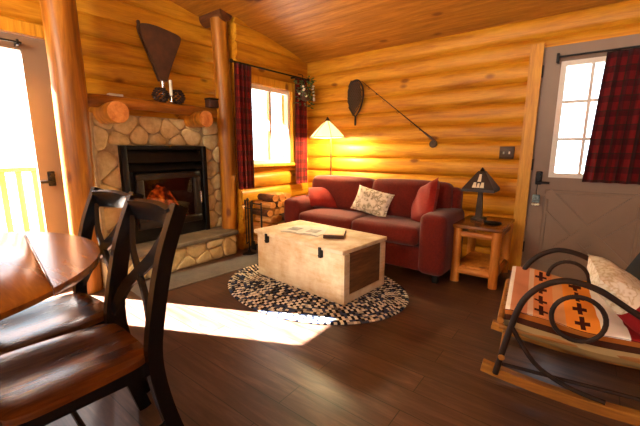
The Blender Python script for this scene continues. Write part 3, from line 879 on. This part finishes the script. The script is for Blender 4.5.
MB().rbox(-.062,.062,-.016,.004,-.058,.058,.004,2).build('plate', BRONZE, sw)
for x in (-.024, .024): MB().rbox(x-.006,x+.006,-.03,-.014,-.012,.012,.003,2).build('toggle', PALEW, sw)

# hanging greenery by the corner
hp = thing('hanging_plant', 'bushy green hanging plant with pale blossoms in the corner by the window', 'plant', (.16,-.24,1.78))
hp.scale = (1.15,1.25,1.2)
MB().lathe([(.03,-.02),(.05,0),(.06,.07),(.062,.08)], seg=14).build('pot', LEATHER, hp)
MB().tube([(0,0,.08),(-.04,0,.24),(-.10,.0,.255)], .004, 6).build('hanger', IRON, hp)
m = MB(); rnd = random.Random(3)
for i in range(130):
    th = rnd.uniform(0, 2*PI); r = rnd.uniform(.02,.095); z = rnd.uniform(-.10,.20) if r > .05 else rnd.uniform(.05,.2)
    c = Vector((r*math.cos(th)*.8, r*math.sin(th)*1.0, z)); L = rnd.uniform(.03,.055); d = Vector((math.cos(th), math.sin(th), rnd.uniform(-.9,.5))).normalized()
    if c.x + d.x*L < -.085: continue
    s_ = d.cross(Vector((0,0,1))).normalized()*L*.28; nrm = d.cross(s_).normalized()*.006
    m.add([c, c+d*L*.5+s_+nrm, c+d*L, c+d*L*.5-s_+nrm, c+d*L*.5-nrm], [(0,1,4),(1,2,4),(2,3,4),(3,0,4),(0,3,1),(1,3,2)])
fo = m.build('foliage', LEAF, hp, smooth=False, weld=False)
m = MB()
for i in range(12):
    th = rnd.uniform(-1.9,.9); z = rnd.uniform(-.02,.13); m.lathe([(.002,-.010),(.011,-.005),(.013,.002),(.008,.009),(.001,.011)], (.09*math.cos(th), .09*math.sin(th), z), 8)
m.build('blossoms', CREAM, hp)

# ------------------------------------------------------------------ side table + lamp
st = thing('side_table', 'peeled log side table between the sofa and the taupe door', 'table', (2.365,-.37,0))
hx, hy = .155, .255
def pole(p, q, r, n=5, j=.03):
    P = [Vector(p)+(Vector(q)-Vector(p))*i/n for i in range(n+1)]
    return MB().tube(P, [r*(1+.05*math.sin(i*2.1+p[0]*30)) for i in range(n+1)], 12, jit=j)
for sx in (-1, 1):
    for sy in (-1, 1): pole((sx*hx,sy*hy,0), (sx*hx,sy*hy,.485), .038).build('leg', TWOOD, st)
for z, r in ((.435,.027), (.105,.030)):
    for sy in (-1, 1): pole((-hx,sy*hy,z), (hx,sy*hy,z), r).build('rail', wood('rail_log', lin(166,92,30), lin(206,130,48), lin(228,166,80), (1,9,9), .45, scale=1.8) if 'rail_log' not in bpy.data.materials else bpy.data.materials['rail_log'], st)
    for sx in (-1, 1): pole((sx*hx,-hy,z), (sx*hx,hy,z), r).build('rail', LOGX, st)
MB().rbox(-hx-.045,hx+.045,-hy-.045,hy+.045,.485,.517,.012,3).build('tabletop', TABLE, st)
MB().rbox(-hx-.0,hx+.0,-hy,hy,.128,.150,.005,2).build('shelf', TWOOD, st)
tl = thing('table_lamp', 'dark mission-style table lamp with pyramid shade on the log side table', 'lamp', (2.31,-.36,.517))
tl.scale = (1.05,1.05,1.26)
MB().rbox(-.055,.055,-.055,.055,0,.022,.006,2).build('base', BRONZE, tl)
MB().add([(-.026,-.026,.022),(.026,-.026,.022),(.026,.026,.022),(-.026,.026,.022),(-.015,-.015,.25),(.015,-.015,.25),(.015,.015,.25),(-.015,.015,.25)], [(3,2,1,0),(4,5,6,7),(0,1,5,4),(1,2,6,5),(2,3,7,6),(3,0,4,7)]).build('stem', BRONZE, tl, smooth=False)
m = MB(); a, b = .125, .028
vs = []
for (r, z) in ((a,.215),(a,.235),(b,.355),(b-.004,.355),(a-.006,.233),(a-.006,.215)):
    vs += [(-r,-r,z),(r,-r,z),(r,r,z),(-r,r,z)]
fs = []
for i in range(5):
    for k in range(4): fs.append((i*4+k, i*4+(k+1)%4, i*4+4+(k+1)%4, i*4+4+k))
for k in range(4): fs.append((k, 20+k, 20+(k+1)%4, (k+1)%4))
m.add(vs, fs); ts = m.build('lamp_shade', plain('dark_mica_shade', lin(44,30,22), .5, var=.3, scale=12), tl, smooth=False)
gm = plain('pale_leaded_glass', lin(226,216,190), .3, var=.1, bump=0)
m = MB()
for sg, ax in ((-1,'y'), (1,'x')):
    for (q, z0, z1, w) in ((0,.285,.335,.014), (-.03,.245,.28,.016), (.03,.245,.28,.016), (0,.245,.275,.012)):
        r0 = a+(b-a)*(z0-.235)/.12+.002; r1 = a+(b-a)*(z1-.235)/.12+.002
        if ax == 'y': m.add([(q-w,-r0,z0),(q+w,-r0,z0),(q+w*.6,-r1,z1),(q-w*.6,-r1,z1),(q-w,-r0+.004,z0),(q+w,-r0+.004,z0),(q+w*.6,-r1+.004,z1),(q-w*.6,-r1+.004,z1)], [(0,1,2,3),(7,6,5,4),(0,4,5,1),(1,5,6,2),(2,6,7,3),(3,7,4,0)])
m.build('glass_motif', gm, ts, smooth=False)
MB().lathe([(.016,.352),(.02,.362),(.008,.375),(.002,.382)], seg=12).build('finial', BRONZE, tl)
tr = thing('trinket_dish', 'dark shallow dish on the front corner of the log side table', 'dish', (2.455,-.50,.517))
MB().lathe([(.045,0),(.062,.008),(.070,.022),(.064,.022),(.056,.012),(.01,.010)], seg=20).build('bowl', IRON, tr)
# ------------------------------------------------------------------ trunk on rug
RC = (1.29,-1.50); RA, RB = .81, .63
def rug():
    o = thing('braided_rug', 'oval black and cream braided rug under the wooden chest', 'rug', (RC[0],RC[1],0), math.radians(4))
    nr = 24; vs = []; fs = []; uvs = []; seg = 96; sec = 6
    wd = RB/nr
    for r in range(nr):
        b = RB-wd*(r+.5); a = RA-wd*(r+.5)
        base = len(vs)
        for k in range(seg):
            th = 2*PI*k/seg
            for j in range(sec):
                ph = 2*PI*j/sec
                vs.append(((a+wd*.54*math.cos(ph))*math.cos(th), (b+wd*.54*math.cos(ph))*math.sin(th), .0075+.0075*math.sin(ph)))
                per = PI*(a+b); uvs.append((k/seg*round(per/.022), r*3+.5+.35*math.sin(th*0)))
        for k in range(seg):
            for j in range(sec):
                k2 = (k+1)%seg; j2 = (j+1)%sec
                fs.append((base+k*sec+j, base+k2*sec+j, base+k2*sec+j2, base+k*sec+j2))
    me = bpy.data.meshes.new('braid'); me.from_pydata(vs, [], fs); me.materials.append(mat_rug(RA, RB))
    ul = me.uv_layers.new(name='UVMap')
    for p in me.polygons:
        p.use_smooth = True
        us = [uvs[me.loops[li].vertex_index][0] for li in p.loop_indices]; mx = max(us)
        for li, u in zip(p.loop_indices, us):
            v = uvs[me.loops[li].vertex_index]
            if mx-u > 5: u += round(PI*0+mx/(seg-1)*seg) if False else mx+mx/(seg-1)-u
            ul.data[li].uv = (u, v[1])
    b = bpy.data.objects.new('braid', me); COL.objects.link(b); b.parent = o
    MB().lathe([(.12,0),(.12,.010)], seg=24).build('centre', MATG, o)
    return o
rug()
tk = thing('wooden_chest', 'whitewashed pine blanket chest used as coffee table on the braided rug', 'chest', (1.715,-1.70,.015), math.radians(-5))
TL, TD, TH = 1.0, .56, .425
MB().rbox(-TL,0,0,TD,0,TH-.035,.008,2).build('body', TRUNK, tk)
MB().rbox(-TL-.022,.022,-.022,TD+.01,TH-.034,TH,.008,2).build('lid', TRUNK, tk)
m = MB()
for (y0_, y1_, z0_, z1_) in ((.004,.07,.004,TH-.04), (TD-.07,TD-.004,.004,TH-.04), (.07,TD-.07,.004,.06)): m.rbox(-.002,.016,y0_,y1_,z0_,z1_,.004,2)
m.build('end_frame', TRUNK, tk)
MB().rbox(-.004,.006,.07,TD-.07,.06,TH-.04,.003,2).build('end_panel', TRUNKD, tk)
for x in (-TL+.16, -.20):
    l_ = MB().rbox(x-.014,x+.014,-.032,.0,TH-.095,TH-.012,.004,2).build('latch', IRON, tk)
    MB().tube([(x-.008,-.034,TH-.075),(x+.008,-.034,TH-.075)], .006, 8).build('latch_pin', BRONZE, l_)
mg = thing('magazine', 'open grey-printed magazine on the chest lid left of the dark book', 'magazine', (1.13,-1.40,.441), math.radians(8))
for sg in (-1, 1):
    m = MB(); vs = []; n = 6
    for t_ in (0, .006):
        for i in range(n+1):
            u = i/n; z = .014*math.sin(PI*min(1, u*1.05))*(1-u*.6)+.001
            for y in (-.13, .13): vs.append((sg*u*.19, y, z+t_ if t_ else z*.3))
    fs = []; B = 2*(n+1)
    for i in range(n):
        fs += [(i*2,i*2+2,i*2+3,i*2+1),(B+i*2,B+i*2+1,B+i*2+3,B+i*2+2),(i*2,B+i*2,B+i*2+2,i*2+2),(i*2+1,i*2+3,B+i*2+3,B+i*2+1)]
    fs += [(0,1,B+1,B),(2*n,B+2*n,B+2*n+1,2*n+1)]
    pg = m.add(vs, fs).build('page', PAPER, mg)
    MB().box(sg*.04, sg*.15, -.09, .02, .0185, .0195).build('printed_picture', PAPERG, pg)
bk = thing('book', 'closed book with dark brown edge on the chest lid', 'book', (1.425,-1.38,.441), math.radians(28))
MB().rbox(-.085,.085,-.11,.11,0,.028,.003,2).build('cover', LEATHER, bk)
MB().rbox(-.082,.082,-.107,.107,.029,.034,.002,2).build('top_sheet', plain('peach_paper', lin(226,196,154), .6, var=.08, bump=0), bk)

# ------------------------------------------------------------------ dining table and chairs
TC = (1.275,-3.84); TR = .705
dt = thing('dining_table', 'round drop-leaf dining table with glossy red-brown top at the left edge', 'table', (TC[0],TC[1],0))
A1 = Vector((.951-TC[0], -3.288-TC[1])); A2 = Vector((1.785-TC[0], -3.414-TC[1])); dd = (A2-A1).normalized(); nn = Vector((-dd.y, dd.x))
dist = A1.dot(nn)
a0 = math.atan2(nn.y, nn.x); half = math.acos(dist/TR)
leaf = [(TR*math.cos(a0-half+2*half*i/24), TR*math.sin(a0-half+2*half*i/24)) for i in range(25)]
main = [(TR*math.cos(a0+half+(2*PI-2*half)*i/48), TR*math.sin(a0+half+(2*PI-2*half)*i/48)) for i in range(49)]
leaf = [(x+nn.x*.0025, y+nn.y*.0025) for x, y in leaf]
def slab(poly):
    m = MB(); n = len(poly); gx = sum(p[0] for p in poly)/n; gy = sum(p[1] for p in poly)/n
    vs = []; fs = []
    for (s_, z) in ((.985,.722),(1,.728),(1,.744),(.988,.750)):
        for x, y in poly: vs.append((gx+(x-gx)*s_, gy+(y-gy)*s_, z))
    for r in range(3):
        for i in range(n): fs.append((r*n+i, r*n+(i+1)%n, (r+1)*n+(i+1)%n, (r+1)*n+i))
    fs.append(tuple(reversed(range(n)))); fs.append(tuple(range(3*n, 4*n)))
    return m.add(vs, fs)
slab(main).build('tabletop', TABLE, dt); slab(leaf).build('drop_leaf', TABLE, dt)
MB().lathe([(.05,.10),(.06,.12),(.075,.2),(.05,.3),(.045,.45),(.07,.55),(.055,.62),(.10,.70),(.10,.722)], seg=24).build('pedestal', BLACKP, dt)
for k in range(4):
    a = PI/4+k*PI/2
    MB().ribbon(spline([(.04*math.cos(a),.04*math.sin(a),.17),(.22*math.cos(a),.22*math.sin(a),.11),(.36*math.cos(a),.36*math.sin(a),.022)], 5), .05, .045, (-math.sin(a),math.cos(a),0)).build('foot', BLACKP, dt)

def dining_chair(label, loc, rz):
    """local: seat centre at origin, backrest towards +y"""
    c = thing('dining_chair', label, 'chair', loc, rz, 'dining chairs along the table')
    # saddle seat
    n = 16; vs = []; fs = []
    for tb in (0, 1):
        for i in range(n+1):
            for j in range(n+1):
                u = -1+2*i/n; v = -1+2*j/n
                w = .205-.012*v
                k = 1-.10*max(0, (abs(u)**4)*(abs(v)**4))
                x = u*w*k; y = v*.205*k
                dip = .012*(math.cos(u*PI*1.4)*.5+.5)*(1-max(0,v)**4*0) if tb else 0
                edge = max(abs(u), abs(v)); z = (.462-dip*(1-edge**6)-(.006 if edge > .99 else 0)) if tb else .434
                vs.append((x, y, z))
    N = (n+1)**2
    for i in range(n):
        for j in range(n):
            a = i*(n+1)+j; q = (a, a+n+1, a+n+2, a+1); fs += [tuple(reversed(q)), tuple(x+N for x in q)]
    for i in range(n):
        for (a, b) in ((i*(n+1),(i+1)*(n+1)), (i*(n+1)+n,(i+1)*(n+1)+n), (i,i+1), (n*(n+1)+i,n*(n+1)+i+1)): fs.append((a, b, b+N, a+N))
    MB().add(vs, fs).build('seat', SEATW, c, angle=50)
    m = MB()
    for s_ in (-1, 1): m.bar((s_*.165,-.17,.405), (s_*.165,.18,.405), .056, .02)
    m.bar((-.165,-.175,.405), (.165,-.175,.405), .056, .02); m.bar((-.165,.175,.405), (.165,.175,.405), .056, .02)
    m.build('apron', BLACKP, c, smooth=False)
    for s_ in (-1, 1):
        P = spline([(s_*.185,.29,0),(s_*.188,.225,.25),(s_*.190,.20,.44),(s_*.188,.222,.60),(s_*.186,.268,.79),(s_*.184,.335,.96)], 5)
        MB().ribbon(P, .036, .050, (1,0,0)).build('back_post', BLACKP, c, angle=50)
        MB().tube([(s_*.175,-.175,.434),(s_*.18,-.185,.2),(s_*.182,-.19,0)], [.021,.019,.014], 10).build('front_leg', BLACKP, c)
        MB().tube([(s_*.182,-.186,.17),(s_*.188,.238,.17)], .010, 8).build('stretcher', BLACKP, c)
    MB().tube([(-.185,.02,.17),(.185,.02,.17)], .010, 8).build('stretcher', BLACKP, c)
    MB().ribbon([(-.168+.336*i/8, .318+.020*math.sin(PI*i/8), .912+.006*math.sin(PI*i/8)) for i in range(9)], .085, .022, (0,-.35,.93)).build('top_rail', BLACKP, c, angle=50)
    for s_ in (-1, 1):
        P = spline([(s_*.175,.207,.50),(s_*.09,.232,.62),(0,.248+.004*s_,.69),(-s_*.09,.272,.77),(-s_*.160,.306,.875)], 5)
        MB().ribbon(P, .042, .018, (s_*.7,-.15,.7)).build('cross_brace', BLACKP, c, angle=50)
    return c
dining_chair('near dark-framed X-back dining chair with glossy brown seat, closest to the camera', (1.735,-3.385,0), math.radians(-3))
dining_chair('farther dark-framed X-back dining chair, half hidden behind the nearer one', (1.30,-3.33,0), math.radians(3))

# ------------------------------------------------------------------ rocking chair
rc = thing('rocking_chair', 'bent-twig rocking chair with hooped arms beside the taupe door', 'rocking chair', (0,0,0))
YN, YF = -1.915, -1.42
for y in (YN, YF):
    P = [(2.73+1.05*i/20, y, .024+.075*((2.73+1.05*i/20-3.20)/.62)**2) for i in range(21)]
    MB().ribbon(P, .042, .048, (0,1,0)).build('runner', ROCK, rc, angle=50)
    yo = y-.035 if y == YN else y+.02
    # front leg bending over into the arm hoop
    ho = MB().tube(spline([(2.795,yo,.06),(2.835,yo,.29),(2.870,yo,.44),(2.915,yo,.52),(2.975,yo,.57),(3.045,yo,.592),(3.15,yo,.57),(3.28,yo,.495),(3.42,yo,.42)], 5), .014, 10).build('arm_hoop', TWIG, rc)
    MB().tube([(3.085+.095*math.cos(a), yo-.018, .435+.10*math.sin(a)) for a in [2*PI*k/28 for k in range(28)]], .010, 8, closed=True).build('ring', TWIG, ho)
    MB().tube(spline([(2.845,yo,.32),(2.95,yo,.17),(3.08,yo,.10),(3.22,yo,.075)], 5), .011, 8).build('brace', TWIG, rc)
    MB().tube([(3.36,y,.06),(3.36,y,.40)], .018, 10).build('rear_leg', TWIG, rc)
    MB().tube([(2.80,y,.10),(3.36,y,.115)], .009, 8).build('stretcher', TWIG, rc)
    MB().tube([(2.79,y,.30),(3.42,y,.285)], .015, 10).build('seat_rail', ROCK, rc)
    # back upright
    MB().tube(spline([(3.34,y,.30),(3.44,y,.55),(3.56,y,.85),(3.66,y,1.02)], 5), .018, 10).build('back_post', TWIG, rc)
MB().tube(spline([(3.66,YN,1.02),(3.69,YN+.12,1.10),(3.70,(YN+YF)/2,1.13),(3.69,YF-.12,1.10),(3.66,YF,1.02)], 5), .017, 10).build('back_hoop', TWIG, rc)
for z, x in ((.35,2.795),(.16,2.815)):
    MB().tube([(x,YN-.05,z),(x,YF+.05,z)], .015, 10).build('front_rail', ROCK, rc)
MB().tube([(3.38,YN-.03,.33),(3.38,YF+.03,.33)], .015, 10).build('rear_rail', ROCK, rc)
for k in range(7):
    y = YN+.055+(YF-YN-.11)*k/6
    MB().ribbon(spline([(2.80,y,.372),(2.95,y,.352),(3.15,y,.338),(3.38,y,.345)], 4), .04, .010, (0,1,0)).build('seat_slat', ROCK, rc, angle=50)
for k in range(5):
    y = YN+.06+(YF-YN-.12)*k/4
    MB().ribbon(spline([(3.385,y,.36),(3.46,y,.55),(3.57,y,.85),(3.69,y,1.09)], 4), .035, .010, (0,1,0)).build('back_slat', TWIG, rc, angle=50)
# blanket over the seat
def blanket():
    nx, ny = 34, 44; vs = []; fs = []; uvs = []
    # path along x: hangs over the front then over the seat ; across y: near flap, seat, far side
    for sk in (0, 1):
        for i in range(nx+1):
            u = i/nx; s_ = u*.78
            if s_ < .12: x = 2.815-.0*s_; z = .285+s_
            else: x = 2.815+(s_-.12); z = .405-.035*math.sin(min(1,(s_-.12)/.6)*PI*.8)
            if s_ < .12: x -= .006
            for j in range(ny+1):
                v = j/ny
                if v < .2:
                    y = YN-.012; zz = z-.115*(1-v/.2)
                    if u < .14: zz = max(zz, .285) if False else zz
                elif v < .26:
                    a = (v-.2)/.06*PI/2; y = YN-.012+.028*(1-math.cos(a)); zz = z+.012*math.sin(a)
                else:
                    y = YN+.016+(YF+.03-(YN+.016))*(v-.26)/.74; zz = z+.012+.045*((v-.26)/.74)**2
                wr = .006*math.sin(17*u+9*v)+.004*math.sin(31*v+5*u)
                vs.append((x, y+(0 if v > .2 else (.004 if sk else 0)+wr*.6), zz+(wr if v > .2 else 0)-(.006 if sk and v >= .2 else 0)))
                uvs.append((u, v))
    N = (nx+1)*(ny+1)
    for i in range(nx):
        for j in range(ny):
            a = i*(ny+1)+j; q = (a, a+ny+1, a+ny+2, a+1); fs += [tuple(reversed(q)), tuple(x+N for x in q)]
    for i in range(nx):
        for j in (0, ny): a = i*(ny+1)+j; fs.append((a, a+ny+1, a+ny+1+N, a+N))
    for j in range(ny):
        for i in (0, nx): a = i*(ny+1)+j; fs.append((a, a+N, a+1+N, a+1))
    me = bpy.data.meshes.new('blanket'); me.from_pydata(vs, [], fs); me.materials.append(BLANKET)
    ul = me.uv_layers.new(name='UVMap')
    for lp in me.loops: ul.data[lp.index].uv = uvs[lp.vertex_index]
    for p in me.polygons: p.use_smooth = True
    o = bpy.data.objects.new('blanket', me); COL.objects.link(o)
    tag(o, 'orange, cream and red patterned blanket draped over the rocking chair seat', 'blanket')
blanket()
pil('throw_pillow', BANDP, .40, .40, .15, (3.285,-1.77,.495), (0,0,0), 'red pillow with a pale patterned band on the rocking chair')
o = bpy.data.objects['throw_pillow.003']; o.rotation_euler = Euler((math.radians(-48), math.radians(0), math.radians(90)), 'XYZ')
bc = MB().rbox(-.03,.03,-.22,.22,0,.62,.028,4,.015).build('back_cushion', plain('black_cushion_cloth', lin(9,8,9), .9, var=.2, scale=30))
place(bc, (3.30,-1.60,.40), (0,math.radians(24),0)); tag(bc, 'black padded cushion along the back of the rocking chair', 'cushion')

def rotate_about(objs, px, py, a):
    M = Matrix.Translation((px,py,0)) @ Matrix.Rotation(a, 4, 'Z') @ Matrix.Translation((-px,-py,0))
    for o in objs:
        o.location = M @ o.location; o.rotation_euler = (Matrix.Rotation(a, 3, 'Z') @ o.rotation_euler.to_matrix()).to_euler()
rotate_about([rc, bpy.data.objects['blanket'], bpy.data.objects['throw_pillow.003'], bc], 2.79, -1.92, math.radians(6))

# ------------------------------------------------------------------ outside
MB().box(-30, 34, -40, 40, -.7, -.5).build('ground', SNOW, kind='structure', smooth=False)
MB().box(-2.6, -.70, -6, .5, -.14, -.03).build('deck', SNOW, kind='structure', smooth=False)
dr_ = thing('deck_railing', 'yellow wooden deck railing seen through the glazed door', 'railing', (-2.2,-3.6,-.03))
MB().rbox(-.04,.04,-2.2,2.2,.93,.98,.01,2).build('top_rail', RAILY, dr_); MB().rbox(-.03,.03,-2.2,2.2,.10,.15,.01,2).build('bottom_rail', RAILY, dr_)
for i in range(30):
    y = -2.15+i*4.3/29; MB().rbox(-.02,.02,y-.03,y+.03,.0 if i%10==0 else .15,.93,.005,2).build('baluster', RAILY, dr_)

# ------------------------------------------------------------------ lights
def light(name, typ, loc, energy, col, **kw):
    L = bpy.data.lights.new(name, typ); L.energy = energy; L.color = col
    for k, v in kw.items(): setattr(L, k, v)
    o = bpy.data.objects.new(name, L); COL.objects.link(o); o.location = loc; return o
az = Vector((.90, .435, 0)).normalized(); el = math.radians(37)
sd = Vector((az.x*math.cos(el), az.y*math.cos(el), -math.sin(el)))
sun = light('sun', 'SUN', (0,0,8), 300, (1,.96,.92), angle=math.radians(.6))
sun.rotation_euler = sd.to_track_quat('-Z', 'Y').to_euler()
light('floor_lamp_bulb', 'POINT', (.535,-.28,1.30), 95, (1,.84,.48), shadow_soft_size=.04)
# unseen pendant added over the dining area as fill light for the room
pd = thing('fill_pendant', 'added dark-shaded fill lamp hung out of view over the dining area', 'lamp', (1.0,-5.0,0))
MB().tube([(0,0,2.55),(0,0,ceil_z(-5.0))], .008, 8).build('stem', IRON, pd)
MB().lathe([(.02,2.56),(.10,2.52),(.16,2.44),(.156,2.44),(.095,2.51),(.02,2.55)], seg=24).build('lamp_shade', BRONZE, pd)
MB().lathe([(.004,2.38),(.04,2.41),(.05,2.45),(.03,2.50),(.012,2.53)], seg=14).build('bulb', mat_emit('fill_bulb', lin(255,220,160), 10), pd)
light('fill_light', 'POINT', (1.0,-5.0,2.34), 280, (1,.84,.58), shadow_soft_size=.12)

# put every thing's origin at its own base
for o in list(COL.objects):
    if o.parent is None and o.type == 'EMPTY' and o.children and o.scale.x == 1 and (abs(o.location.x) < 1e-6 or o.name == 'rocking_chair'):
        pts = [c.location+Vector(v) for c in o.children if c.type == 'MESH' for v in c.bound_box]
        lo = Vector([min(p[i] for p in pts) for i in range(3)]); hi = Vector([max(p[i] for p in pts) for i in range(3)])
        b = Vector(((lo.x+hi.x)/2, (lo.y+hi.y)/2, lo.z))
        for c in o.children: c.location -= b
        o.location = Matrix.Rotation(o.rotation_euler.z, 4, 'Z') @ b + o.location

w = bpy.data.worlds.new('World'); S.world = w; w.use_nodes = True
bg = w.node_tree.nodes['Background']; bg.inputs['Color'].default_value = (.80,.90,1.0,1); bg.inputs['Strength'].default_value = 5.0

# ------------------------------------------------------------------ camera
cam = bpy.data.cameras.new('Camera'); co = bpy.data.objects.new('Camera', cam); COL.objects.link(co)
F = 346.0; pitch = math.atan(63/F); yaw = math.radians(37.5)
cam.sensor_fit = 'HORIZONTAL'; cam.sensor_width = 36; cam.lens = F/640*36; cam.clip_start = .02
co.location = (3.05022, -3.70624, 1.15)
co.rotation_euler = (PI/2-pitch, 0, yaw)
S.camera = co
vs_ = S.view_settings
S.display_settings.display_device = 'sRGB'
vs_.view_transform = 'Standard'; vs_.look = 'None'; vs_.exposure = 0.0; vs_.gamma = 1.0; vs_.use_curve_mapping = False
